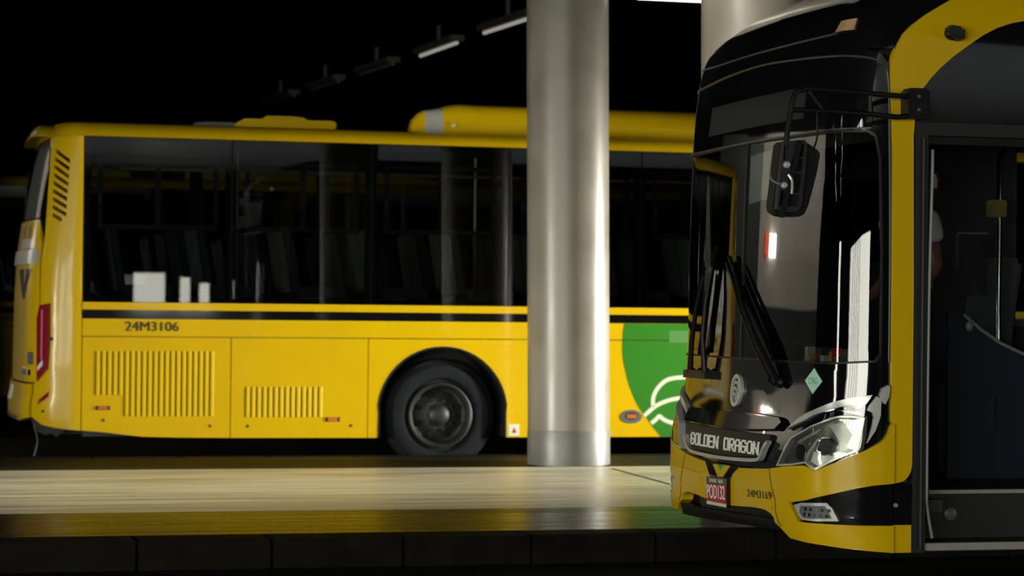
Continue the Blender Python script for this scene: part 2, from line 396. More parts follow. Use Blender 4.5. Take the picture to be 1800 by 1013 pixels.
def lamp(x0, y0, z, x1, y1, tube, label, group=None, wid=.09, h=.085):
    c = Vector(((x0+x1)/2, (y0+y1)/2, z)); d = Vector((x1-x0, y1-y0, 0)); L_ = d.length/2; d.normalize(); n = Vector((-d.y, d.x, 0)); up = Vector((0, 0, 1))
    o = empty('batten_lamp', c, label, 'lamp', group)
    MB().obox(c+up*h*.75, (d, n, up), (L_, wid, h*.45)).build('housing', LAMPW, o, bevel=.01)
    MB().tube([c-d*(L_-.03)+up*.01, c+d*(L_-.03)+up*.01], .075 if tube is TUBELIT else .022, 10).build('tube', tube, o)
    MB().box(c.x-.02, c.x+.02, c.y-.02, c.y+.02, z+h*1.1, 4.9).build('hanger', LAMPW, o)
    return o
BL = [(6.54, 29.26, 6.62, 27.6, TUBEDIM, 'dim batten lamp second along the row over the far lane'), (6.67, 26.56, 6.80, 24.9, TUBEDIM, 'dim batten lamp nearest in the row, beside the front pillar top'),
      (6.31, 31.93, 6.43, 30.3, TUBEOFF, 'unlit batten lamp third along the row over the far lane'), (6.10, 34.47, 6.22, 32.9, TUBEOFF, 'unlit batten lamp fourth along the row over the far lane'),
      (5.88, 37.18, 6.02, 35.4, TUBEOFF, 'unlit batten lamp at the far end of the row')]
for x0, y0, x1, y1, t, lb in BL: lamp(x0, y0, 4.6, x1, y1, t, lb, 'batten lamps over the far lane')
lamp(6.37, 20.0, 4.20, 9.2, 20.0, TUBE, 'long pale batten lamp above the platform between the two pillars', wid=.05)
# lit battens of the hall over the near end of the platform (seen mirrored in the glass)
rows = [(-9.2-i*2.7, y, -7.9-i*2.7) for y in (14.2, 20.6) for i in range(8)]
first = None
for x0, y, x1 in rows:
    if not first: first = lamp(x0, y, 4.55, x1, y, TUBELIT, 'lit batten lamp over the open end of the platform', 'battens over the open end of the platform')
    else:
        c = copy_tree(first); c.location = ((x0+x1)/2, y, 4.55)

# ------------------------------------------------------------------ wheel shared by the buses
def wheel(root, x, y, z=.508, r=.512):
    """y: outer face of the tyre, axle along y"""
    w_ = MB().lathe([(.285, .05), (.31, .012), (.37, .0), (.445, .003), (.485, .018), (.505, .05), (r, .08), (r, .22), (.48, .28), (.30, .28)], (x, y, z), 'y', 56).build('wheel', RUB, root, 60)
    MB().lathe([(.300, .03), (.297, .005), (.283, .0), (.268, .012), (.255, .05), (.25, .12)], (x, y, z), 'y', 56).build('rim_lip', RIM, w_)
    MB().lathe([(.25, .12), (.225, .13), (.17, .11), (.13, .085), (0, .085)], (x, y, z), 'y', 56).build('wheel_disc', RIMD, w_)
    for k in range(8):
        a = PI/8+k*PI/4; c = (x+.195*math.cos(a), y+.105, z+.195*math.sin(a))
        MB().lathe([(0, .0), (.026, .0), (.030, .008), (.030, .03)], c, 'y', 14).build('hand_hole', BLKM, w_)
    MB().lathe([(0, .035), (.03, .036), (.06, .045), (.092, .06), (.105, .085), (.105, .10)], (x, y, z), 'y', 36).build('hub', HUB, w_)
    nuts = MB()
    for k in range(10):
        a = k*PI/5; nuts.lathe([(0, .0), (.012, .0), (.013, .03)], (x+.135*math.cos(a), y+.066, z+.135*math.sin(a)), 'y', 6)
    nuts.build('wheel_nuts', RIM, w_)['kind'] = 'stuff'
    return w_

# ------------------------------------------------------------------ the yellow bus on the far lane
B1 = Shell(22.72, 1.25, .09, .39, [(.3, .1), (.42, 0), (.5, -.02), (.62, -.02), (.66, 0), (1.0, 0), (1.6, .01), (1.9, .025), (2.2, .06), (2.5, .10), (2.8, .15), (2.95, .19), (3.1, .28)],
           [(2.972, 0), (3.03, .03), (3.08, .10), (3.11, .25)], 1.28)
B1.lean = False
END = 12.2                                 # s at which the visible side stops (front of the bus)
Y1 = B1.yc-B1.hw
bus = empty('city_bus', (1.28, 22.72, 0), 'yellow city bus side on behind the pillar, dark windows, green leaf graphic', 'bus')
def P(name, m_, outline, o1=0., o0=-.03, holes=(), parent=None, **k):
    return MB().patch(B1, outline, o1, o0, holes, **k).build(name, m_, parent or bus)
# tail corner panel with nine slanted air slots
slots = []
for k in range(9):
    z1 = 2.863-.0712*k; s0 = 1.122+.0095*k; kk = 1 if k < 8 else .72
    dz = (1.354-s0)*.44*kk
    slots.append([(s0, z1-.034), (s0+(1.354-s0)*kk, z1-.034-dz), (s0+(1.354-s0)*kk, z1-dz), (s0, z1)])
corner = [(.90, 2.97), (1.03, 2.85), (1.08, 2.65), (1.11, 2.40), (1.132, 2.10), (1.118, 1.86), (1.132, 1.48), (1.108, 1.36), (1.12, .81), (1.07, .79), (1.063, .498), (1.171, .429), (1.288, .405), (1.400, .392), (1.528, .383), (1.528, 2.97)]
cp = P('rear_corner_panel', YEL, corner, holes=slots)
for k, q in enumerate(slots):
    (a, b), (c, d), (e, f), (g, h) = q
    mb = MB(); mb.add([B1.pt(a, b, .0), B1.pt(c, d, .0), B1.pt(c, d+.002+.0012*k, -.045), B1.pt(a, b+.002+.0012*k, -.045)], [(0, 1, 2, 3)])
    mb.add([B1.pt(a, b, -.004), B1.pt(c, d, -.004), B1.pt(c, d+.002+.0012*k, -.049), B1.pt(a, b+.002+.0012*k, -.049)], [(3, 2, 1, 0)])
    mb.build('slot_slat', YEL, cp)
P('rear_corner_panel', YEL, mirror([(a+.10 if a < 1.2 else a, b) for a, b in corner]), -.01)
gl = [(-.96, 2.97), (-1.12, 2.85), (-1.18, 2.65), (-1.21, 2.40), (-1.23, 2.10), (-1.03, 2.25), (1.03, 2.25), (1.11, 2.10), (1.09, 2.40), (1.06, 2.65), (1.0, 2.85), (.86, 2.97)]
P('rear_window', BLK, gl, .0, -.02)
visor = MB().patch(B1, [(-.95, 2.985), (.80, 2.985), (.74, 3.10), (-.95, 3.10)], .13, -.02).build('rear_visor', YEL, bus)
P('visor_lamp', CREAM, rect(.42, .62, 3.01, 3.05), .14, .12, parent=visor)
rp = P('rear_panel', YEL, [(-1.10, .80), (1.10, .80), (1.095, 1.36), (1.12, 1.48), (1.10, 1.85), (1.10, 2.02), (1.03, 2.235), (-1.03, 2.235), (-1.10, 2.02), (-1.12, 1.48)], .0, -.03)
P('silver_strip', SIL, rect(-1.08, 1.085, 1.845, 1.97), .015, 0, parent=rp)
P('lamp_recess', SIL, [(.30, 1.985), (1.02, 1.985), (1.0, 2.06), (.30, 2.07)], .006, 0, parent=rp)
for a in (-.05, .35, .72): P('dark_mark', MAROON, rect(a, a+.07, 2.085, 2.19), .004, 0, parent=rp)
P('black_chevron', BLK, [(.28, 1.80), (.62, 1.80), (.72, 1.62), (.80, 1.80), (.985, 1.80), (.76, 1.53), (.68, 1.53)], .004, 0, parent=rp)
P('grey_plate', GREYM, rect(.96, 1.055, .955, 1.065), .006, 0, parent=rp)
for k in range(4): P('chrome_mark', CHR, rect(.72+k*.085, .775+k*.085, .86, .93-.008*k), .008, 0, parent=rp)
tl = P('tail_lamp', RED, [(1.137, 1.478), (1.241, 1.497), (1.246, 1.142), (1.234, .923), (1.126, .811), (1.108, 1.359)], .022, -.01)
P('lamp_highlight', PINK, [(1.165, 1.44), (1.178, 1.44), (1.182, 1.0), (1.170, 1.0)], .026, .02, parent=tl)  # pink strip painted on as the tail lamp's highlight
P('reversing_lens', WHT, [(1.135, .90), (1.19, .95), (1.19, 1.0), (1.135, .94)], .026, .02, parent=tl)
P('tail_lamp', RED, mirror([(1.137, 1.478), (1.241, 1.497), (1.246, 1.142), (1.234, .923), (1.126, .811), (1.108, 1.359)]), .022, -.01)
rb = P('rear_bumper', YEL, [(-1.06, .44), (.35, .45), (.80, .45), (1.055, .49), (1.062, .785), (-1.062, .785)], .02, -.04)
P('bumper_plate', WHT, rect(-.10, .16, .62, .75), .03, .02, parent=rb)
P('bumper_step', GREYM, rect(-.30, .70, .455, .49), .03, .02, parent=rb)
P('corner_reflector', RED, [(1.146, .602), (1.136, .647), (1.245, .723), (1.237, .677)], .006, 0)
MB().lathe([(0, -.006), (.012, -.006), (.014, .002)], B1.pt(1.20, .548), 'y', 12).build('sensor', BLKM, bus)
MB().prism([(1.38, .46), (1.43, .36), (1.50, .33), (1.56, .35), (1.60, .31), (1.66, .36), (1.70, .44)], 'xz', 21.75, 21.80).build('mud_flap', GREYD, bus, recalc=True)
MB().tube(curve([(1.40, 21.70, .42), (1.43, 21.68, .30), (1.42, 21.67, .22), (1.40, 21.67, .15)]), .006, 6).build('hose', GREYM, bus)
# side: window band, belts, panels
P('window_frame', BLKM, rect(1.533, END, 1.513, 2.967), -.012, -.05, [rect(1.60, END-.06, 1.56, 2.92)])
edges = [1.536, 2.837, 4.108, 5.39, 6.67, 7.95, 9.23, 10.5, 11.7, END]
for a, b in zip(edges, edges[1:]):
    P('side_window', GLS, rect(a+.006, b-.006, 1.516, 2.964), .0, -.006)
    P('window_post', BLKM, rect(b-.05, b+.05, 1.52, 2.96), -.03, -.07)
    # sliding vent window inside the fixed pane: frame and grip
    P('vent_frame', INT, rect(a+.12, b-.12, 2.16, 2.78), -.012, -.03, [rect(a+.16, a+.62, 2.20, 2.74), rect(a+.67, b-.16, 2.20, 2.74)])
    P('vent_grip', GREYM, rect(a+.125, a+.150, 2.38, 2.47), -.010, -.02)
P('yellow_belt', YEL, rect(1.533, END, 1.446, 1.511), .004, -.03)
P('black_belt', BLK, rect(1.533, END, 1.366, 1.446), .003, -.03)
P('belt_panel', YEL, rect(1.534, END, 1.213, 1.366), .0, -.03)
pa = P('service_panel', YEL, [(1.536, .383), (1.72, .368), (2.067, .327), (2.40, .318), (2.842, .314), (2.842, 1.205), (1.536, 1.205)])
pb = P('service_panel', YEL, [(2.850, .314), (4.088, .31), (4.088, 1.205), (2.850, 1.205)])
def louvre(s, z0, z1, par):
    mb = MB(); n = 5; prof = [(-.019, .001), (-.013, .0005), (-.011, .006), (.002, .0075), (.013, .0045), (.021, .0)]
    for (a, oa), (b, ob), mi in zip(prof, prof[1:], (1, 1, 0, 0, 0)):
        mb.add([B1.pt(s+a, z0, oa), B1.pt(s+b, z0, ob), B1.pt(s+b, z1, ob), B1.pt(s+a, z1, oa)], [(0, 1, 2, 3)], mi)
    for z in (z0, z1):
        mb.add([B1.pt(s+a, z, o) for a, o in prof], [tuple(range(6))], 0)
    return mb.build('louvre_slat', [YEL, BLKM], par)
for k in range(5): louvre(1.668+.0505*k, .694, 1.081, pa)
for k in range(16): louvre(1.922+.0502*k, .508, 1.084, pa)
for k in range(14): louvre(2.995+.0507*k, .497, .769, pb)
def marker(s0, s1, z0, z1, par):
    mk = P('side_marker', INK, rect(s0, s1, z0, z1), .008, 0, parent=par)
    P('marker_lens', AMB, rect(s0+.022, s1-.022, z0+.004, z1-.004), .014, .006, parent=par)
marker(1.656, 1.780, .563, .599, pa); marker(3.705, 3.834, .457, .496, pb)
for s, z, par in ((1.725, .473, pa), (2.665, .42, pa), (3.001, .418, pb), (3.938, .421, pb)):
    MB().lathe([(0, -.005), (.012, -.005), (.014, .001)], B1.pt(s, z), 'y', 12).build('panel_lock', INK, par)
AC, AR = 4.788, .612
def arch(sc_, s0, s1):
    pts = [(sc_-.605, .31), (sc_-.60, .53)]+[(sc_+AR*math.cos(a), .53+AR*math.sin(a)) for a in [PI-i*PI/24 for i in range(1, 24)]]+[(sc_+.60, .53), (sc_+.602, .31)]
    return [(s0, .31)]+pts+[(s1, .31), (s1, 1.205), (s0, 1.205)], pts
for sc_, s0, s1 in ((AC, 4.096, 6.06), (10.3, 9.2, END)):
    out, ap = arch(sc_, s0, s1)
    ar = P('arch_panel', YEL, out)
    P('arch_lip', BLKM, ap+[(a+(sc_-a)*.035, b+(.53-b)*.03) for a, b in reversed(ap)], .004, -.06, parent=ar)
    mb = MB(); v = []
    for a, b in ap: v += [B1.pt(a, b, -.03), B1.pt(a, b, -.55)]
    mb.add(v, [(2*i, 2*i+1, 2*i+3, 2*i+2) for i in range(len(ap)-1)])
    mb.prism([(B1.X(a), b) for a, b in ap], 'xz', Y1+.55, Y1+.56); mb.build('wheel_well', INT, bus)
    wheel(bus, B1.X(sc_), Y1+.07)
P('side_panel', YEL, rect(6.066, 9.194, .31, 1.205))
st = P('warning_sticker', CREAM, rect(5.412, 5.512, .325, .43), .003, 0)
P('sticker_mark', REDP, [(5.44, .35), (5.488, .35), (5.464, .40)], .005, .002, parent=st)
# green leaf graphic with white outline, from the pillar forward
gb = [(6.512, 1.364), (6.50, 1.28), (6.497, 1.213)]; gl2 = [(6.497, 1.205), (6.495, 1.113), (6.502, 1.03), (6.516, .964), (6.542, .86), (6.572, .769), (6.612, .675), (6.659, .585), (6.732, .493), (6.80, .40), (6.879, .312)]
P('green_graphic', GRN, gb[::-1]+[(6.512, 1.364), (9.1, 1.364), (9.1, 1.213)], .0025, 0)
gg = P('green_graphic', GRN, gl2[::-1]+[(6.497, 1.2045), (9.1, 1.2045), (9.1, .312)], .0025, 0)
W_ = .038
for pts in ([(6.803, .585), (6.803, .677), (6.85, .769), (6.934, .839), (7.043, .862), (7.18, .862), (7.32, .82), (7.40, .75)],
            [(6.715, .505), (6.828, .597), (6.948, .648), (7.076, .672), (7.25, .68), (7.45, .66)],
            [(6.785, .435), (6.835, .475), (6.865, .502), (6.905, .472), (6.95, .452), (7.024, .435), (7.12, .441), (7.3, .47)]):
    P('white_line', CREAM, stroke(curve(pts, 5), W_), .0045, .002, parent=gg)
P('faded_marking', mat('faded_green', (.07, .21, .05), .45), rect(6.95, 7.5, 1.19, 1.30), .005, .002)
cap = P('fuel_flap', GREYM, ellipse(6.588, .498, .103, .064), .008, -.01)
P('flap_rim', INK, ellipse(6.59, .504, .062, .038), .010, .006, parent=cap)
P('flap_marker', AMB, rect(6.545, 6.638, .484, .518), .014, .008, parent=cap)
lettering(B1, '24M3106', 1.906, 2.377, 1.260, 1.343, .003, 'fleet_number', INK, bus, .003)
# roof
mb = MB(); zs = [2.972, 3.0, 3.03, 3.055, 3.08, 3.10, 3.11]; ss = [-END]+[-B1.sc+.0]+[i*B1.sc/16 for i in range(-15, 16)]+[B1.sc, END]
ring = [[B1.pt(s, z) for s in ss] for z in zs]; n = len(ss)
for r_ in ring: mb.v += r_
for j in range(len(zs)-1):
    for i in range(n): mb.f.append((j*n+i, j*n+(i+1) % n, (j+1)*n+(i+1) % n, (j+1)*n+i)); mb.mi.append(0)
mb.f.append(tuple(range((len(zs)-1)*n, len(zs)*n))); mb.mi.append(0)
mb.build('roof', YEL, bus, angle=50)
XH = lambda s: B1.X(s)
hy0, hy1 = 22.1, 23.2
MB().prism([(XH(2.56), 3.10), (XH(2.60), 3.175), (XH(2.72), 3.185), (XH(2.98), 3.185), (XH(3.03), 3.10)], 'xz', 22.25, 23.1).build('roof_vent', GREYM, bus, bevel=.012, recalc=True)
ht = MB().prism([(XH(2.97), 3.10), (XH(2.95), 3.165), (XH(3.04), 3.215), (XH(3.86), 3.215), (XH(3.90), 3.20), (XH(3.885), 3.10)], 'xz', hy0, hy1).build('roof_hatch', YEL, bus, bevel=.012, recalc=True)
MB().prism([(XH(3.22), 3.21), (XH(3.27), 3.262), (XH(3.53), 3.262), (XH(3.62), 3.255), (XH(3.70), 3.21)], 'xz', hy0+.2, hy1-.2).build('hatch_lid', YEL, ht, bevel=.01, recalc=True)
def pod(pr, x_end, y0, Y1_, name):
    top = [(a, 1.5+(b-1.5)*1.03) for a, b in pr]
    secs = []
    for k, (a, b) in enumerate(top+[(x_end-.5, top[-1][1]), (x_end, 3.12)]):
        y1 = y0+(Y1_-y0)*min(1, .18+.82*max(0, k-3)/6); h = b-3.10; ym = (y0+y1)/2; hw = (y1-y0)/2
        secs.append([(a, ym+hw*q, 3.095+h*e) for q, e in ((-1, 0), (-1.0, .35), (-.95, .66), (-.86, .86), (-.7, .97), (0, 1), (.7, .97), (.86, .86), (.95, .66), (1.0, .35), (1, 0))])
    mb = MB(); n = 11
    for s in secs: mb.v += s
    for j in range(len(secs)-1):
        for i in range(n-1): mb.f.append((j*n+i, j*n+i+1, (j+1)*n+i+1, (j+1)*n+i)); mb.mi.append(1 if name and 4.68 < B1.S_((secs[j][0][0]+secs[j+1][0][0])/2) < 4.86 else 0)
    mb.f += [tuple(range(n)), tuple(range((len(secs)-1)*n, len(secs)*n))]; mb.mi += [0, 0]
    return mb.build('air_conditioner' if name else 'roof_pod', [YEL, SIL], bus, angle=50, recalc=True)
S2X = lambda l: [(XH(a), b) for a, b in l]
ac = pod(S2X([(4.555, 3.125), (4.576, 3.193), (4.626, 3.25), (4.683, 3.28), (4.74, 3.289), (4.854, 3.313), (4.933, 3.34), (5.02, 3.354), (5.2, 3.352)]), XH(8.0), 21.85, 22.9, True)
MB().ball((XH(4.95), 21.84, 3.19), (.02, .02, .02)).build('unit_catch', CREAM, ac)
# underside, inside, far side
MB().box(1.55, 12.0, Y1+.62, 23.3, .32, .5).build('chassis', INT, bus)
MB().box(1.5, B1.X(END)-.02, Y1+.06, 23.92, 1.17, 1.20).build('floor_pan', INT, bus)
for a, b in ((1.55, 4.13), (5.45, 9.64), (10.96, END)):
    MB().patch(B1, rect(a, b, .33, 1.50), -.045, -.05).build('inner_lining', INT, bus)
MB().patch(B1, rect(-1.52, 1.52, .46, 2.2), -.06, -.07).build('rear_lining', INT, bus)
MB().patch(B1, rect(-END, -1.533, .32, 1.511), 0, -.05).build('far_side_panel', YEL, bus)
MB().patch(B1, rect(-END, -1.533, 2.86, 2.972), 0, -.05).build('far_side_rail', BLKM, bus)
for a, b in zip(edges, edges[1:]):
    P('far_window', GLS, rect(-b+.05, -a-.05, 1.51, 2.86), -.02, -.026)
    P('far_post', BLKM, rect(-b-.06, -b+.06, 1.51, 2.86), 0, -.05)
MB().box(B1.X(END)-.03, B1.X(END), Y1, 23.97, .35, 3.0).build('front_wall', BLKM, bus)
MB().box(1.75, B1.X(END)-.05, Y1+.12, 23.85, 2.93, 2.955).build('interior_ceiling', INTG, bus)
sp = None
def seat(x, y, zf):
    mb = MB(); a = .16; d = Vector((-math.sin(a), 0, math.cos(a))); n_ = Vector((math.cos(a), 0, math.sin(a)))
    c = Vector((x, y, zf+.42))
    mb.obox(c+d*.30, (n_, (0, 1, 0), d), (.035, .21, .30)); mb.obox(c+d*.30-n_*.03, (n_, (0, 1, 0), d), (.014, .215, .31), 1)
    mb.obox(c+Vector((.24, 0, .0)), ((1, 0, 0), (0, 1, 0), (0, 0, 1)), (.22, .21, .05))
    mb.box(x+.1, x+.3, y-.03, y+.03, zf, zf+.4, 1)
    return mb.build('passenger_seat', [SEAT, SEATE], bus, bevel=.02)
for yy in (21.80, 22.23, 23.25, 23.66):
    for k in range(10):
        x = 2.15+.775*k
        s_ = seat(x, yy, 1.20) if sp is None else None
        if sp is None: sp = s_; sx, sy, sz = x, yy, 1.20
        else:
            c = sp.copy(); COL.objects.link(c); c.parent = bus; c.location = (x-sx, yy-sy, 0)
for x in (3.3, 5.6, 7.9): MB().tube([(x, 22.55, 1.2), (x, 22.55, 2.93)], .017, 8).build('grab_pole', ALU, bus)
MB().tube([(2.2, 22.5, 2.75), (11, 22.5, 2.75)], .016, 8).build('grab_rail', ALU, bus)

# second yellow bus parked one lane further back, its middle showing past the tail of the first
far = copy_tree(bus); far.location = (1.28-.92, 22.72+9.4, 0)
tag(far, 'dim yellow bus parked further back, its side showing past the tail of the nearer bus')

# ------------------------------------------------------------------ the black-fronted bus at the near kerb
B2 = Shell(12.29, 1.25, .075, .2422, [(.25, -.02), (.30, -.03), (.40, -.055), (.6, -.062), (.8, -.055), (.95, -.015), (1.05, 0), (1.2, .01), (1.8, .02), (2.14, .03), (2.44, .042), (2.64, .066), (2.8, .095), (2.97, .145), (3.06, .215), (3.146, .315), (3.246, .485), (3.31, .72), (3.35, 1.0)],
           [(2.9, 0), (3.05, .03), (3.15, .10), (3.25, .25), (3.35, .6)], 4.525)
END2 = 10.5; Y2 = B2.yc-B2.hw
bus2 = empty('city_bus', (4.525, 12.29, 0), 'near city bus with black glass front, yellow bumper and open side door', 'bus')
def Q(name, m_, outline, o1=0., o0=-.02, holes=(), parent=None, **k):
    return MB().patch(B2, outline, o1, o0, holes, **k).build(name, m_, parent or bus2)
# black front with the windscreen opening
wsR = [(.012, 1.245), (1.10, 1.245), (1.335, 1.26), (1.362, 1.30), (1.362, 1.80), (1.345, 2.25), (1.32, 2.36), (1.28, 2.385), (.012, 2.395)]
wsL = mirror(wsR)
hole = wsL[:-1]+[(-.012, 2.395)]
ring = [(.0, 1.235), (1.10, 1.235), (1.345, 1.25), (1.374, 1.295), (1.374, 1.80), (1.357, 2.255), (1.33, 2.37), (1.285, 2.397), (.0, 2.406)]
opening = ring+[(-a, b) for a, b in reversed(ring[1:-1])]
topline = [(1.418, .60), (1.418, 2.30), (1.404, 2.55), (1.398, 2.72), (1.34, 2.775), (1.237, 2.80), (.9, 2.822), (.5, 2.835), (0, 2.84)]
Q('front_mask', BLK, topline+[(-a, b) for a, b in reversed(topline[:-1])], 0, -.03, [opening])
for q in (wsL, wsR):
    Q('windscreen', WSG, q, -.004, -.010)
Q('windscreen_seal', BLKM, opening, .004, -.02, [[(a, b) for a, b in q] for q in (wsL, wsR)])
MB().tube([B2.pt(s, z, .004) for s, z in curve([(1.412, 1.25), (1.412, 1.8), (1.404, 2.35), (1.390, 2.66), (1.343, 2.725), (1.237, 2.757), (.905, 2.786), (.536, 2.805), (.047, 2.821), (-.497, 2.81), (-.9, 2.79), (-1.237, 2.757), (-1.343, 2.725), (-1.390, 2.66), (-1.404, 2.35), (-1.412, 1.25)], 8)], .006, 6).build('front_trim_line', TRIMG, bus2)
Q('grey_front_panel', GREYD, rect(-.72, .72, 2.485, 2.648), .002, -.002)  # dark grey strip laid on the black front above the windscreen
MB().tube([B2.pt(s, z, .004) for s, z in [(-1.30+.1*k, 2.405) for k in range(27)]], .005, 6).build('brow_line', TRIMG, bus2)
# fairing and roof
mb = MB(); zs = [2.80, 2.87, 2.93, 2.97, 3.01, 3.06, 3.10, 3.146, 3.20, 3.246, 3.28, 3.31, 3.335, 3.35]
ss = [-END2]+[-2.6, -2.1, -1.8, -1.6]+[i*B2.sc/20 for i in range(-20, 21)]+[1.6, 1.8, 2.1, 2.6, END2]; n = len(ss)
for z in zs: mb.v += [B2.pt(s, z, .0) for s in ss]
for j in range(len(zs)-1):
    for i in range(n): mb.f.append((j*n+i, j*n+(i+1) % n, (j+1)*n+(i+1) % n, (j+1)*n+i)); mb.mi.append(0)
mb.f.append(tuple(range((len(zs)-1)*n, len(zs)*n))); mb.mi.append(0)
fair = mb.build('roof_fairing', BLK, bus2, angle=50)
for sg in (1,):
    q = [(.951, 2.905), (1.0, 2.957), (1.14, 2.958), (1.143, 2.898)]
    Q('marker_lamp', AMBP, q if sg > 0 else mirror(q), .012, -.01, parent=fair)
MB().tube([B2.pt(s, 2.90, .002) for s in [-1.25+.05*k for k in range(45)]], .005, 6).build('fairing_seam', TRIMG, fair)
# near side: yellow corner post and roof arch
Q('corner_post', YEL, [(1.438, .655), (1.462, .66), (1.490, .668), (1.512, .69), (1.525, .715), (1.531, .75), (1.531, 1.6), (1.523, 2.368), (1.533, 2.5), (1.567, 2.60), (1.61, 2.655), (1.663, 2.71), (1.735, 2.772), (1.816, 2.829), (1.89, 2.88), (1.97, 2.921), (2.05, 2.948), (2.131, 2.965), (2.3, 2.985), (2.6, 3.0), (END2, 3.0), (END2, 3.14), (1.80, 3.14), (1.66, 3.09), (1.592, 3.019), (1.545, 2.97), (1.501, 2.916), (1.462, 2.868), (1.434, 2.815), (1.412, 2.77), (1.402, 2.72), (1.400, 2.65), (1.404, 2.55), (1.415, 2.30), (1.419, .958), (1.438, .94)], .022, -.02)
Q('corner_post', YEL, mirror([(1.438, .655), (1.531, .75), (1.531, 1.6), (1.523, 2.368), (1.567, 2.60), (1.816, 2.829), (2.131, 2.965), (2.6, 3.0), (END2, 3.0), (END2, 3.14), (1.80, 3.14), (1.592, 3.019), (1.434, 2.815), (1.402, 2.72), (1.404, 2.55), (1.415, 2.30), (1.419, .958), (1.438, .94)]), .022, -.02)
Q('corner_sill', BLK, rect(1.438, 1.531, .452, .655), .016, -.02)
Q('corner_sill', YEL, rect(1.438, 1.529, .314, .450), .022, -.02)
MB().lathe([(0, -.008), (.010, -.008), (.012, .001)], B2.pt(1.446, .548, .02), 'y', 10).build('catch', SEAL, bus2)
Q('door_header_glass', BLK, [(1.533, 2.442), (END2, 2.442), (END2, 3.0), (2.6, 3.0), (2.131, 2.965), (1.97, 2.921), (1.816, 2.829), (1.663, 2.71), (1.567, 2.60), (1.530, 2.5)], .004, -.03)
Q('door_header', GREYD, rect(1.525, END2, 2.375, 2.440), .012, -.06)
Q('header_ledge', BLKM, rect(1.60, 2.95, 2.335, 2.372), -.02, -.06)
Q('door_post', GREYD, rect(1.534, 1.604, .312, 2.375), .018, -.05)
MB().tube([(B2.X(1.578), Y2-.02, .33), (B2.X(1.578), Y2-.02, 2.36)], .012, 8).build('door_post_rubber', BLKM, bus2)
# side behind the door (beyond the frame edge)
Q('side_panel', YEL, rect(2.92, END2, .32, 1.30), .0, -.04); Q('side_window', GLS, rect(2.92, END2, 1.30, 2.375), .0, -.01)
# bumper
top = [(0, .664), (.291, .669), (.52, .680), (.658, .690), (.817, .711), (1.023, .730), (1.046, .726), (1.098, .708), (1.174, .746), (1.275, .797), (1.31, .818), (1.36, .852), (1.385, .873), (1.402, .90), (1.414, .935), (1.424, .95), (1.432, .94)]
bot = [(1.432, .314), (1.318, .325), (1.127, .344), (.879, .355), (.791, .401), (.729, .421), (.714, .446), (.678, .464), (.602, .477), (.50, .478), (.419, .475), (.164, .461), (0, .459)]
sw = [(.889, .537), (.965, .546), (1.04, .558), (1.179, .599), (1.278, .630), (1.343, .646), (1.432, .656)]
sw2 = [(1.432, .450), (1.278, .451), (1.137, .452), (.983, .448)]
bt = top+[(1.432, .66)]+[(a, b) for a, b in reversed(sw)]+[(.983, .446)]+[(1.137, .450), (1.278, .449), (1.432, .448)]+bot
outline = bt[:-1]+[(-a, b) for a, b in reversed(bt[1:])]+[]
outline = [p for i, p in enumerate(outline)]
outline = bt+[(-a, b) for a, b in reversed(bt[:-1])]
outline = outline[:-1]
bump = Q('bumper', YEL, outline, .035, -.03)
for sg in (1, -1):
    f = (lambda q: q) if sg > 0 else mirror
    Q('bumper_recess', BLK, f(sw+sw2), .020, -.02, parent=bump)
    fl = Q('fog_lamp', SIL, f([(.93, .525), (1.003, .543), (1.154, .553), (1.178, .529), (1.206, .466), (1.082, .458), (1.0, .459), (.966, .485)]), .030, .01)
    Q('fog_lens', GREYM, f([(1.0, .527), (1.145, .538), (1.160, .515), (1.178, .478), (1.082, .470), (1.02, .470), (.99, .495)]), .032, .02, parent=fl)
    for k in range(5):
        for j in range(2):
            a = 1.03+.030*k+.008*j
            Q('fog_led', CHR, f(rect(a, a+.017, .480+.028*j, .496+.028*j)), .036, .03, parent=fl)
    Q('bumper_seam', INK, f(stroke([(.660, .690), (.672, .655), (.70, .60), (.735, .545), (.745, .47), (.77, .43), (.80, .41)], .007)), .0362, .034, parent=bump)
    Q('number_flat', YEL, f([(.33, .55), (.36, .60), (.655, .61), (.69, .56), (.72, .51), (.70, .485), (.36, .475)]), .042, .03, parent=bump)
Q('lower_grille', BLKM, [(-.50, .36), (-.3, .372), (.02, .382), (.352, .392), (.608, .398), (.80, .40), (.74, .47), (.6, .495), (-.6, .495), (-.52, .40)], -.02, -.06)
lip = Q('lower_lip', BLKM, [(-.80, .335), (-.493, .341), (.02, .360), (.352, .372), (.608, .38), (.80, .386), (.80, .44), (.3, .425), (-.5, .40), (-.80, .40)], .025, -.05)
cv = Q('emblem_base', BLK, [(-.253, .672), (-.179, .61), (-.155, .592), (.155, .604), (.185, .632), (.289, .680), (.2, .672)], .040, .03)
Q('yellow_chevron', YEL, [(-.112, .664), (-.023, .603), (.056, .605), (.158, .672), (.075, .671), (.010, .640), (-.030, .668)], .044, .038, parent=cv)
Q('green_triangle', GRN2, [(-.030, .668), (.010, .640), (.075, .671)], .043, .038, parent=cv)
# number plate
pl = Q('number_plate', BLK, [(-.172, .442), (.148, .447), (.152, .604), (-.168, .594)], .058, .035)
Q('plate_field', REDP, [(-.166, .462), (.140, .468), (.143, .566), (-.163, .556)], .060, .055, parent=pl)
Q('plate_border', CREAM, [(-.168, .444), (.140, .449), (.140, .467), (-.167, .461)], .060, .055, parent=pl)
lettering(B2, 'POD132', -.150, .130, .478, .552, .0615, 'plate_number', LETW, pl, .0022, .010)
for k in range(9):
    if k != 5: Q('plate_heading', SIL, rect(-.115+k*.024, -.098+k*.024, .567+.0008*k, .586+.0008*k), .060, .055, parent=pl)
lettering(B2, '24M3169', .405, .710, .527, .566, .0435, 'fleet_number', INK, bus2, .002, .009)
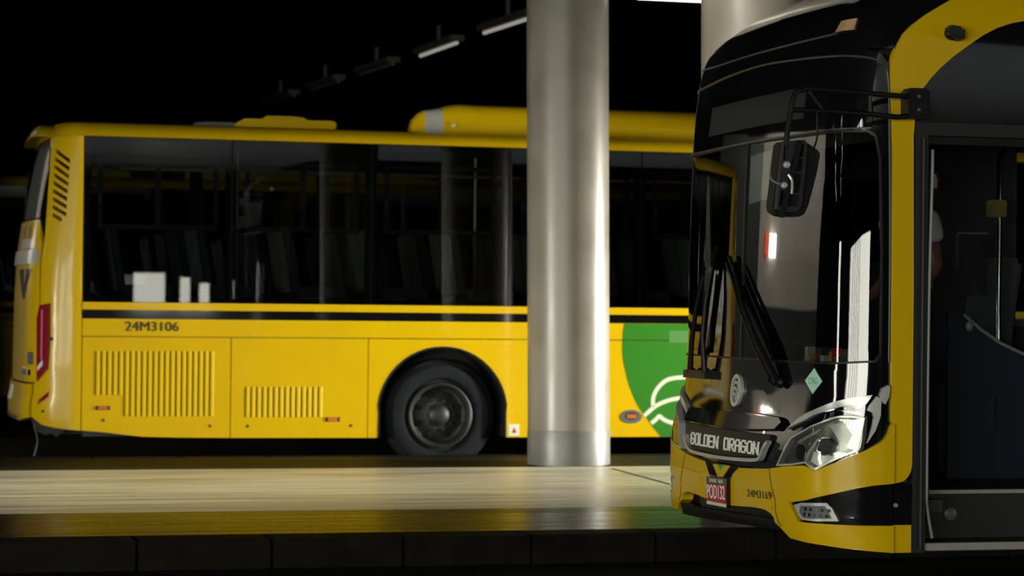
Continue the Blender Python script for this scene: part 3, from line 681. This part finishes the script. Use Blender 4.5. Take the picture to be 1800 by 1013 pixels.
# grille band, lettering, badge
gb2 = Q('grille_band', BLKM, [(-.60, .735), (-.45, .720), (-.09, .718), (.253, .728), (.50, .742), (.552, .775), (.60, .83), (.60, .86), (.2, .855), (-.338, .855), (-.68, .86), (-.64, .79)], .022, -.01)
Q('chrome_strip', SIL, stroke(curve([(-.685, .79), (-.645, .745), (-.575, .715), (-.455, .706), (-.09, .704), (.253, .712), (.485, .724), (.535, .742), (.568, .78), (.610, .825)], 4), .018), .040, .01)
Q('brow_shelf', BLK, [(-.80, .87), (-.338, .868), (.2, .870), (.64, .893), (.70, .93), (.66, .952), (.35, .960), (-.16, .950), (-.75, .945)], .030, -.01)
DOTS = {'G': '01110 10001 10000 10111 10001 10001 01110', 'O': '01110 10001 10001 10001 10001 10001 01110', 'L': '10000 10000 10000 10000 10000 10000 11111', 'D': '11110 10001 10001 10001 10001 10001 11110',
        'E': '11111 10000 10000 11110 10000 10000 11111', 'N': '10001 11001 11001 10101 10011 10011 10001', 'R': '11110 10001 10001 11110 10100 10010 10001', 'A': '01110 10001 10001 11111 10001 10001 10001'}
cw = 1.093/13.0
for i, ch in enumerate('GOLDEN DRAGON'):
    if ch == ' ': continue
    mb = MB(); s0 = -.590+cw*i
    for r_, row in enumerate(DOTS[ch].split()):
        for c_, bit in enumerate(row):
            if bit == '1':
                a, b = s0+c_*.0150, .8135-r_*.0098+.004*i/13
                mb.add([B2.pt(a+da, b+dz, o) for o in (.0225, .0275) for da, dz in ((0, -.0100), (.0160, -.0100), (.0160, 0), (0, 0))], [(4, 5, 6, 7), (0, 1, 5, 4), (1, 2, 6, 5), (2, 3, 7, 6), (3, 0, 4, 7)])
    mb.build('letter', LETW, gb2)
lg = Q('badge', SIL, ellipse(.0, 1.068, .080, .088), .018, 0, [ellipse(.0, 1.068, .058, .066)])
Q('badge_field', BLK, ellipse(0, 1.068, .060, .067), .006, 0, parent=lg)
for k, (pts, wd) in enumerate([([(-.045, 1.105), (.0, 1.11), (.045, 1.075), (.05, 1.045)], .020), ([(-.062, 1.075), (-.02, 1.08), (.02, 1.055), (.03, 1.02)], .018), ([(-.06, 1.04), (-.03, 1.05), (-.01, 1.035), (0, 1.01)], .016), ([(.02, 1.128), (.035, 1.10), (.06, 1.085)], .012)]):
    Q('badge_scroll', SIL, stroke(curve([(a*.8, b) for a, b in pts], 4), wd*.75), .014, .004, parent=lg)
cng = Q('fuel_sticker', MINT, [(.86, 1.148), (.955, 1.083), (1.045, 1.150), (.955, 1.213)], .003, 0)
lettering(B2, 'CNG', .900, 1.005, 1.132, 1.166, .005, 'sticker_print', MINTD, cng, .0)
# headlights, near and far
for sg in (1, -1):
    f = (lambda q: q) if sg > 0 else mirror
    hl = [(.745, .709), (.78, .75), (.81, .784), (.854, .851), (.90, .873), (.971, .9), (1.04, .93), (1.108, .957), (1.15, .975), (1.192, .986), (1.25, .988), (1.297, .978), (1.289, .891), (1.282, .823), (1.274, .81), (1.194, .768), (1.101, .711), (1.073, .72), (1.038, .742), (.915, .723)]
    cx, cz = 1.05, .84
    inn = [(cx+(a-cx)*.93, cz+(b-cz)*.91) for a, b in hl]
    inn2 = [(cx+(a-cx)*.92, cz+(b-cz)*.90) for a, b in hl]
    h = Q('headlight', SIL, f(hl), .038, -.01, [f(inn)])
    Q('reflector', REFL2, f(inn2), .003, -.01, parent=h)
    Q('reflector_facet', REFL, f([(1.13, .935), (1.20, .955), (1.262, .957), (1.255, .88), (1.25, .83), (1.20, .80), (1.19, .86)]), .009, -.01, parent=h)
    Q('reflector_facet', REFL, f([(.90, .845), (.98, .876), (1.08, .915), (1.06, .89), (.97, .855), (.91, .825)]), .009, -.01, parent=h)
    Q('lamp_divider', REFL, f(stroke([(1.01, .745), (1.04, .80), (1.085, .865)], .016)), .016, -.01, parent=h)
    Q('reflector_facet', SIL, f([(1.045, .75), (1.10, .728), (1.18, .78), (1.09, .80), (1.06, .80)]), .008, -.01, parent=h)
    for a, b, r1, r2 in ((.968, .794, .052, .047), (1.132, .832, .050, .046)):
        Q('lamp_ring', CHR, f(ellipse(a, b, r1, r2)), .024, 0, [f(ellipse(a, b, r1*.78, r2*.78))], parent=h)
        Q('projector_lens', HUB, f(ellipse(a, b, r1*.79, r2*.79)), .016, .0, parent=h)
    for k in range(7):
        a = 1.105+k*.026; b = .738+k*.0105
        Q('lamp_led', CREAM, f(ellipse(a, b, .008, .007, 10)), .014, 0, parent=h)
    Q('lens_cover', LENS, f(inn), .034, .030, parent=h)
    Q('headlight_rim', BLKM, f(stroke([(1.300, .985), (1.302, .90), (1.296, .83), (1.286, .805)], .014)), .034, -.01)
    Q('lamp_eyebrow', SIL, f([(.766, .898), (.82, .93), (.879, .962), (.95, .987), (1.029, 1.009), (1.139, 1.05), (1.239, 1.077), (1.328, 1.090), (1.303, 1.049), (1.279, 1.022), (1.226, 1.029), (1.182, 1.028), (1.137, 1.013), (1.034, .983), (.945, .952), (.837, .92)]), .024, 0)
    Q('eyebrow_bead', CHR, f(stroke([(1.10, 1.003), (1.15, 1.012), (1.20, 1.008), (1.28, .998)], .007)), .022, 0)
    Q('lamp_hook', SIL, f([(1.346, 1.084), (1.365, 1.074), (1.368, 1.05), (1.367, .987), (1.346, .913), (1.314, .852), (1.323, .892), (1.334, .939), (1.337, .976), (1.329, 1.002), (1.305, 1.015), (1.314, 1.039)]), .024, 0)
    Q('corner_marker', SIL, f([(1.359, 1.087), (1.371, 1.123), (1.402, 1.139), (1.410, 1.124), (1.403, 1.082), (1.387, 1.045), (1.371, 1.055)]), .028, 0)
# wipers
def wiper(pts_arm, pts_blade, base_c):
    mb = MB(); b = B2.pt(*base_c, .02)
    mb.ball(b, (.022, .032, .03)); mb.tube([B2.pt(s, z, o) for s, z, o in pts_arm], [.018, .015, .011, .008][:len(pts_arm)], 8)
    a = mb.build('wiper', BLKM, bus2)
    MB().tube([B2.pt(s, z, .022) for s, z in pts_blade], .012, 6).build('wiper_blade', BLK, a)
wiper([(.61, 1.13, .035), (.40, 1.32, .06), (.15, 1.53, .055), (-.06, 1.74, .035)], [(.50, 1.27), (.30, 1.42), (.1, 1.57), (-.08, 1.72), (-.16, 1.79)], (.61, 1.13))
wiper([(.53, 1.14, .035), (.33, 1.32, .05), (.10, 1.52, .05), (-.09, 1.70, .035)], [(.42, 1.24), (.22, 1.40), (-.02, 1.60), (-.2, 1.76)], (.53, 1.14))
wiper([(-.50, 1.145, .035), (-.49, 1.35, .06), (-.46, 1.55, .055), (-.42, 1.74, .035)], [(-.60, 1.26), (-.56, 1.42), (-.50, 1.60), (-.43, 1.78), (-.40, 1.86)], (-.50, 1.145))
wiper([(-.80, 1.14, .035), (-.74, 1.33, .05), (-.66, 1.52, .05), (-.57, 1.70, .035)], [(-.86, 1.24), (-.80, 1.40), (-.72, 1.58), (-.62, 1.74)], (-.80, 1.14))
Q('wiper_cowl', BLKM, [(-.90, 1.11), (-.45, 1.115), (-.45, 1.16), (-.90, 1.155)], .05, 0)
# mirror on its bracket
MY = 10.78
br = MB().box(B2.X(1.452), B2.X(1.565), Y2-.13, Y2+.0, 2.447, 2.597).build('mirror_bracket', BLKM, bus2, bevel=.012)
for z in (2.49, 2.555): MB().lathe([(0, -.004), (.008, -.004), (.009, .004)], (B2.X(1.50), Y2-.131, z), 'y', 8).build('bracket_bolt', GREYM, br)
arm = MB().tube(curve([(4.90, Y2-.10, 2.556), (4.82, 10.9, 2.553), (4.657, MY+.06, 2.553), (4.348, MY+.03, 2.562), (4.275, MY+.02, 2.553), (4.24, MY+.01, 2.526), (4.218, MY, 2.43), (4.196, MY-.01, 2.32), (4.190, MY-.02, 2.20), (4.170, MY-.03, 2.12)], 5), .0135, 10).build('mirror_arm', BLKM, bus2)
MB().tube([(4.90, Y2-.10, 2.460), (4.82, 10.9, 2.448), (4.658, MY+.06, 2.454), (4.393, MY+.03, 2.460), (4.222, MY, 2.457)], .0135, 10).build('arm_brace', BLKM, arm)
MB().tube([(4.319, MY+.03, 2.557), (4.401, MY+.03, 2.458)], .011, 8).build('arm_brace', BLKM, arm)
MB().tube([(4.651, MY+.06, 2.553), (4.652, MY+.06, 2.454)], .011, 8).build('arm_brace', BLKM, arm)
MB().tube(curve([(4.355, MY+.02, 2.462), (4.364, MY+.02, 2.42), (4.365, MY+.03, 2.32), (4.34, MY+.03, 2.26)], 4), .005, 6).build('mirror_cable', BLKM, arm)
hs = [(4.125, 2.303), (4.238, 2.312), (4.261, 2.302), (4.321, 2.266), (4.328, 2.247), (4.313, 2.165), (4.269, 2.001), (4.251, 1.963), (4.228, 1.949), (4.137, 1.95), (4.100, 1.968), (4.087, 1.985), (4.1, 2.087)]
fr = [(4.125, 2.303), (4.229, 2.312), (4.243, 2.296), (4.239, 2.227), (4.227, 2.09), (4.216, 2.0), (4.196, 1.97), (4.114, 1.966), (4.092, 1.981), (4.102, 2.096)]
cells = [[(4.183, 2.288), (4.227, 2.290), (4.222, 2.231), (4.180, 2.230)], [(4.166, 2.223), (4.221, 2.222), (4.218, 2.162), (4.160, 2.160)], [(4.157, 2.148), (4.214, 2.150), (4.205, 2.060), (4.153, 2.058)], [(4.150, 2.050), (4.204, 2.051), (4.199, 1.994), (4.146, 1.992)], [(4.128, 2.285), (4.148, 2.285), (4.140, 2.215), (4.122, 2.215)], [(4.110, 2.07), (4.130, 2.07), (4.122, 1.992), (4.102, 1.994)]]
mh = MB().prism(hs, 'xz', MY-.005, MY+.10).build('mirror_housing', BLKM, bus2, bevel=.008, recalc=True)
MB().prism(fr, 'xz', MY-.045, MY-.004, holes=cells).build('mirror_frame', GREYD, mh, recalc=True)
MB().obox((4.160, MY-.045, 2.125), ((.25, 0, 1), (0, 1, 0), (1, 0, -.25)), (.19, .012, .013)).build('mirror_clamp', BLKM, mh, bevel=.005)
for a, b, r_ in ((4.137, 2.191, .017), (4.125, 2.094, .016)):
    MB().lathe([(0, -.02), (r_*.6, -.02), (r_, -.012), (r_, .02)], (a, MY-.05, b), 'y', 12).build('clamp_bolt', SIL, mh)
MB().tube(curve([(4.142, MY-.06, 2.144), (4.155, MY-.07, 2.12), (4.162, MY-.06, 2.09), (4.163, MY-.05, 2.055)], 4), .007, 6).build('clamp_lever', SIL, mh)
MB().tube(curve([(4.118, MY-.06, 2.094), (4.088, MY-.05, 2.104), (4.066, MY-.04, 2.118), (4.060, MY-.03, 2.145)], 4), .005, 6).build('clamp_cable', GREYM, mh)
mh.location.x += .045
# small camera on the roof arch
MB().ball(B2.pt(1.725, 2.882, .035), (.048, .04, .036)).add(*(lambda p: ([p], []))(B2.pt(1.70, 2.88, .03))).build('side_camera', BLKM, bus2)
MB().prism([(B2.X(1.677), 2.895), (B2.X(1.686), 2.922), (B2.X(1.76), 2.912), (B2.X(1.778), 2.879), (B2.X(1.757), 2.838), (B2.X(1.692), 2.866)], 'xz', Y2-.085, Y2-.01).build('camera_shroud', GREYD, bus2, bevel=.014, recalc=True)
# door leaf folded in, step well, sill
X = B2.X
leaf = MB().box(X(1.618), X(1.642), Y2+.02, Y2+.50, .40, 2.31).build('door_leaf', BLKM, bus2, bevel=.004)
MB().tube(curve([(X(1.640), Y2+.01, 2.305), (X(1.634), Y2+.0, 2.15), (X(1.622), Y2-.005, 1.7), (X(1.617), Y2-.005, 1.1), (X(1.617), Y2-.005, .62), (X(1.620), Y2, .56), (X(1.638), Y2+.01, .47), (X(1.660), Y2+.02, .38)], 6), .008, 8).build('leaf_rubber', SEAL, leaf)
MB().box(X(1.612), X(2.92), Y2-.004, Y2+.05, .320, .356).build('door_sill', ALU, bus2, bevel=.004)
MB().box(X(1.60), X(2.92), Y2+.05, Y2+.38, .31, .345).build('step_tread', INT, bus2)
ris = MB().box(X(1.55), X(2.95), Y2+.36, Y2+.39, .32, .575).build('step_riser', GREYD, bus2)
MB().box(X(1.55), X(2.95), Y2+.335, Y2+.40, .573, .592).build('step_nosing', ALU, ris)
MB().lathe([(0, -.014), (.02, -.013), (.034, -.006), (.036, .01)], (X(1.857)+.06, Y2+.36, .468), 'y', 20).build('step_lamp', GREYM, ris)
MB().box(X(1.50), X(END2)-.05, Y2+.39, 13.48, .545, .585).build('cabin_floor', INT, bus2)
MB().box(X(1.46), X(1.53), Y2+.03, Y2+.10, .35, 2.4).build('inner_post', INT, bus2)
MB().box(4.64, 5.2, 11.16, 13.42, .50, .56).box(4.9, 14.0, 11.62, 13.3, .34, .50).build('chassis', INT, bus2)
# dashboard, wheel, driver's cabin
dash = MB().prism([(4.66, .60), (4.66, 1.20), (4.80, 1.235), (4.98, 1.20), (5.10, 1.02), (5.12, .60)], 'xz', 11.28, 13.40).build('dashboard', INT, bus2, bevel=.02, recalc=True)
MB().prism([(4.68, 1.22), (4.76, 1.24), (4.80, 1.30), (4.72, 1.31)], 'xz', 11.24, 11.75).build('dash_tray', GREYM, dash, recalc=True)
for k in range(8): MB().box(4.66+.012*(k % 3), 4.70+.012*(k % 3), 11.24+.06*k, 11.285+.06*k, 1.23, 1.275+.02*((k*5) % 3)).build('dash_clutter', (GREYM, REDP, YEL, CREAM)[k % 4], dash)
st = MB()
c = Vector((5.28, 12.82, 1.22)); ax = Vector((.45, 0, .9)).normalized(); e1 = Vector((0, 1, 0)); e2 = ax.cross(e1)
st.tube([c+e1*.23*math.cos(2*PI*k/28)+e2*.23*math.sin(2*PI*k/28) for k in range(28)], .016, 8, closed=True)
for a in (0, 2.1, 4.2): st.tube([c-ax*.03, c+e1*.22*math.cos(a)+e2*.22*math.sin(a)], .012, 6)
st.tube([c, c-ax*.45], .03, 8); st.build('steering_wheel', BLKM, bus2)
ds = MB().box(5.72, 6.2, 12.56, 13.06, .98, 1.10).obox((6.24, 12.81, 1.42), ((.15, 0, 1), (0, 1, 0), (1, 0, -.15)), (.40, .24, .055)).box(5.85, 6.1, 12.7, 12.92, .585, .98)
ds.build('driver_seat', SEAT, bus2, bevel=.03)
cab = MB().prism([(5.72, .585), (5.72, 1.50), (5.78, 1.50), (5.90, 1.405), (6.02, 1.33), (6.16, 1.27), (6.45, 1.22), (6.45, .585)], 'xz', 12.22, 12.26).build('cabin_screen', INTB, bus2, recalc=True)
MB().tube([(5.80, 12.2, 1.49), (5.90, 12.2, 1.41), (6.02, 12.2, 1.335), (6.16, 12.2, 1.275), (6.45, 12.2, 1.222)], .010, 8).build('cabin_rail', SEAL, cab)
MB().ball((5.83, 12.19, 1.425), (.025, .02, .03)).build('cabin_knob', SEAL, cab)
MB().box(5.80, 6.00, 12.20, 12.22, 1.028, 1.036).box(5.993, 6.001, 12.20, 12.22, .84, 1.03).build('hatch_edge', GREYD, cab)
MB().tube([(6.058, 12.3, .6), (6.058, 12.3, 2.37), (6.09, 12.3, 2.42), (6.12, 12.3, 2.9)], .016, 10).build('grab_pole', CHR, bus2)
tm = MB().box(5.985, 6.068, 12.22, 12.32, 2.03, 2.125).build('ticket_machine', mat('olive_plastic', (.13, .10, .02), .4, 0, 0, .1, 10), bus2, bevel=.008)
MB().box(5.885, 6.055, 12.45, 12.49, 1.60, 1.945).build('glazed_partition', GREYD, bus2)
MB().box(5.88, 6.056, 12.43, 12.45, 1.938, 1.952).build('partition_edge', GREYM, bus2)
MB().box(6.00, 6.02, 12.43, 12.45, 1.60, 1.93).build('partition_edge', GREYD, bus2)
Yf = 13.52
MB().patch(B2, rect(-3.32, -1.44, .32, 2.9), -.03, -.05, [rect(-2.62, -1.72, 1.80, 2.30)]).build('far_side_wall', INT, bus2)
MB().patch(B2, rect(-END2, -3.32, .32, 1.42), -.03, -.05).build('far_side_wall', INT, bus2)
MB().patch(B2, rect(-END2, -3.32, 2.48, 2.9), -.03, -.05).build('far_side_wall', INT, bus2)
MB().patch(B2, rect(-END2, -1.44, .32, 1.30), 0, -.03).build('far_side_panel', YEL, bus2)
MB().patch(B2, rect(-END2, -3.34, 1.42, 2.48), 0, -.008).build('far_window', GLS, bus2)
MB().patch(B2, rect(-2.62, -1.72, 1.80, 2.30), 0, -.008).build('far_window', GLS, bus2)
ex = MB().box(6.145, 6.225, 13.44, 13.46, 2.235, 2.345).build('extinguisher_sign', mat('dark_red_sign', (.14, .02, .012), .5), bus2)
MB().prism([(6.178, 2.25), (6.204, 2.25), (6.204, 2.305), (6.197, 2.318), (6.197, 2.333), (6.185, 2.333), (6.185, 2.318), (6.178, 2.305)], 'xz', 13.432, 13.44).build('extinguisher_mark', CREAM, ex)
MB().box(X(END2)-.04, X(END2), Y2, 13.54, .35, 2.95).build('rear_wall', BLK, bus2)
MB().box(5.2, X(END2)-.05, Y2+.05, 13.5, 2.86, 2.89).build('cabin_ceiling', INT, bus2)
MB().prism([(4.78, 2.42), (4.86, 2.86), (5.2, 2.88), (5.2, 2.42)], 'xz', 11.2, 13.4).build('front_locker', INT, bus2, recalc=True)
Q('windscreen_notice', PAPER, [(.02, 2.07), (.29, 2.09), (.30, 2.35), (.02, 2.33)], -.014, -.018)
MB().box(4.66, 4.68, 12.5, 13.3, 2.30, 2.38).build('sun_blind', GREYD, bus2)
for sx in (7.55,):
    wheel(bus2, sx, Y2+.09)
    wheel(bus2, sx, 13.54-.37)
MB().tube([(7.55, 11.4, .49), (7.55, 13.2, .49)], .06, 10).build('axle', INT, bus2)

# ------------------------------------------------------------------ person standing inside the near bus
def person(px, py, pz):
    p = empty('person', (px, py, pz), 'person in white short sleeved shirt standing inside the open bus door', 'person')
    def skin(name, m_, verts, edges_, rad, par, lev=2):
        me = bpy.data.meshes.new(name); me.from_pydata([(v[0], v[1], v[2]) for v in verts], edges_, []); o = bpy.data.objects.new(name, me); COL.objects.link(o); o.parent = par
        md = o.modifiers.new('skin', 'SKIN'); md.use_smooth_shade = True
        for v, r_ in zip(me.skin_vertices[0].data, rad): v.radius = (r_, r_*.85) if isinstance(r_, float) else r_
        me.skin_vertices[0].data[0].use_root = True
        sd = o.modifiers.new('sub', 'SUBSURF'); sd.levels = lev; sd.render_levels = lev
        me.materials.append(m_); return o
    # local axes: x to the right of the picture, y away, z up; faces -x
    V = [(0, 0, .96), (0, 0, 1.15), (.0, 0, 1.34), (.01, 0, 1.46), (-.01, 0, 1.56), (-.02, 0, 1.64), (-.02, 0, 1.74),
         (.01, -.19, 1.43), (.06, -.24, 1.14), (-.10, -.22, .96), (-.16, -.20, .93),
         (.01, .19, 1.43), (.03, .24, 1.14), (-.12, .22, .98), (-.18, .20, .96),
         (0, -.10, .90), (.0, -.11, .50), (.03, -.11, .09), (-.12, -.11, .03),
         (0, .10, .90), (-.02, .11, .50), (.01, .11, .09), (-.14, .11, .03)]
    Eg = [(0, 1), (1, 2), (2, 3), (3, 4), (4, 5), (5, 6), (3, 7), (7, 8), (8, 9), (9, 10), (3, 11), (11, 12), (12, 13), (13, 14), (0, 15), (15, 16), (16, 17), (17, 18), (0, 19), (19, 20), (20, 21), (21, 22)]
    Rd = [(.13, .17), (.115, .155), (.125, .18), (.09, .14), .055, .085, .088, .062, .042, .032, .03, .062, .042, .032, .03, .088, .062, .042, .04, .088, .062, .042, .04]
    body = skin('body', SKIN, V, Eg, Rd, p)
    for sg in (-1, 1):
        for k, (dy, ln) in enumerate(((-.03, .070), (-.01, .082), (.012, .078), (.032, .062))):
            b = Vector((-.165, sg*.20+dy, .93)); skin('finger', SKIN, [b, b+Vector((-.04, 0, -.012)), b+Vector((-.04-ln*.5, 0, -.035)), b+Vector((-.03-ln*.6, 0, -.06))], [(0, 1), (1, 2), (2, 3)], [.010, .009, .008, .007], body, 1)
        b = Vector((-.15, sg*.20-sg*.03, .935)); skin('thumb', SKIN, [b, b+Vector((-.025, -sg*.03, .0)), b+Vector((-.06, -sg*.035, -.01))], [(0, 1), (1, 2)], [.012, .010, .008], body, 1)
    b = MB(); hx, hz = px-.02, pz+1.68
    b.ball((hx-.098, py, hz-.01), (.022, .014, .022)); b.build('nose', SKIN, body)
    for sg in (-1, 1):
        MB().ball((hx-.085, py+sg*.032, hz+.022), (.012, .012, .009)).build('eye', WHT, body); MB().ball((hx+.01, py+sg*.082, hz), (.02, .012, .03)).build('ear', SKIN, body)
    MB().ball((hx-.086, py, hz-.052), (.010, .026, .007)).build('mouth', MAROON, body)
    MB().ball((hx+.018, py, hz+.045), (.098, .088, .085)).build('hair', HAIR, p)
    shirt = skin('shirt', SHIRT, [(0, 0, .92), (0, 0, 1.15), (0, 0, 1.34), (.01, 0, 1.47), (.01, -.19, 1.435), (.042, -.222, 1.25), (.01, .19, 1.435), (.025, .222, 1.25)], [(0, 1), (1, 2), (2, 3), (3, 4), (4, 5), (3, 6), (6, 7)], [(.15, .19), (.135, .175), (.14, .195), (.10, .15), .078, .080, .078, .080], p)
    skin('trousers', TROU, [(0, 0, .98), (0, 0, .90), (0, -.10, .85), (.0, -.11, .50), (.03, -.11, .08), (0, .10, .85), (-.02, .11, .50), (.01, .11, .08)], [(0, 1), (1, 2), (2, 3), (3, 4), (1, 5), (5, 6), (6, 7)], [(.145, .185), (.14, .18), .10, .078, .065, .10, .078, .065], p)
    for dx, y in ((.0, -.11), (-.02, .11)): MB().ball((px+dx-.06, py+y, pz+.04), (.14, .05, .045)).build('shoe', BLK, p)
person(5.40, 12.05, .60)
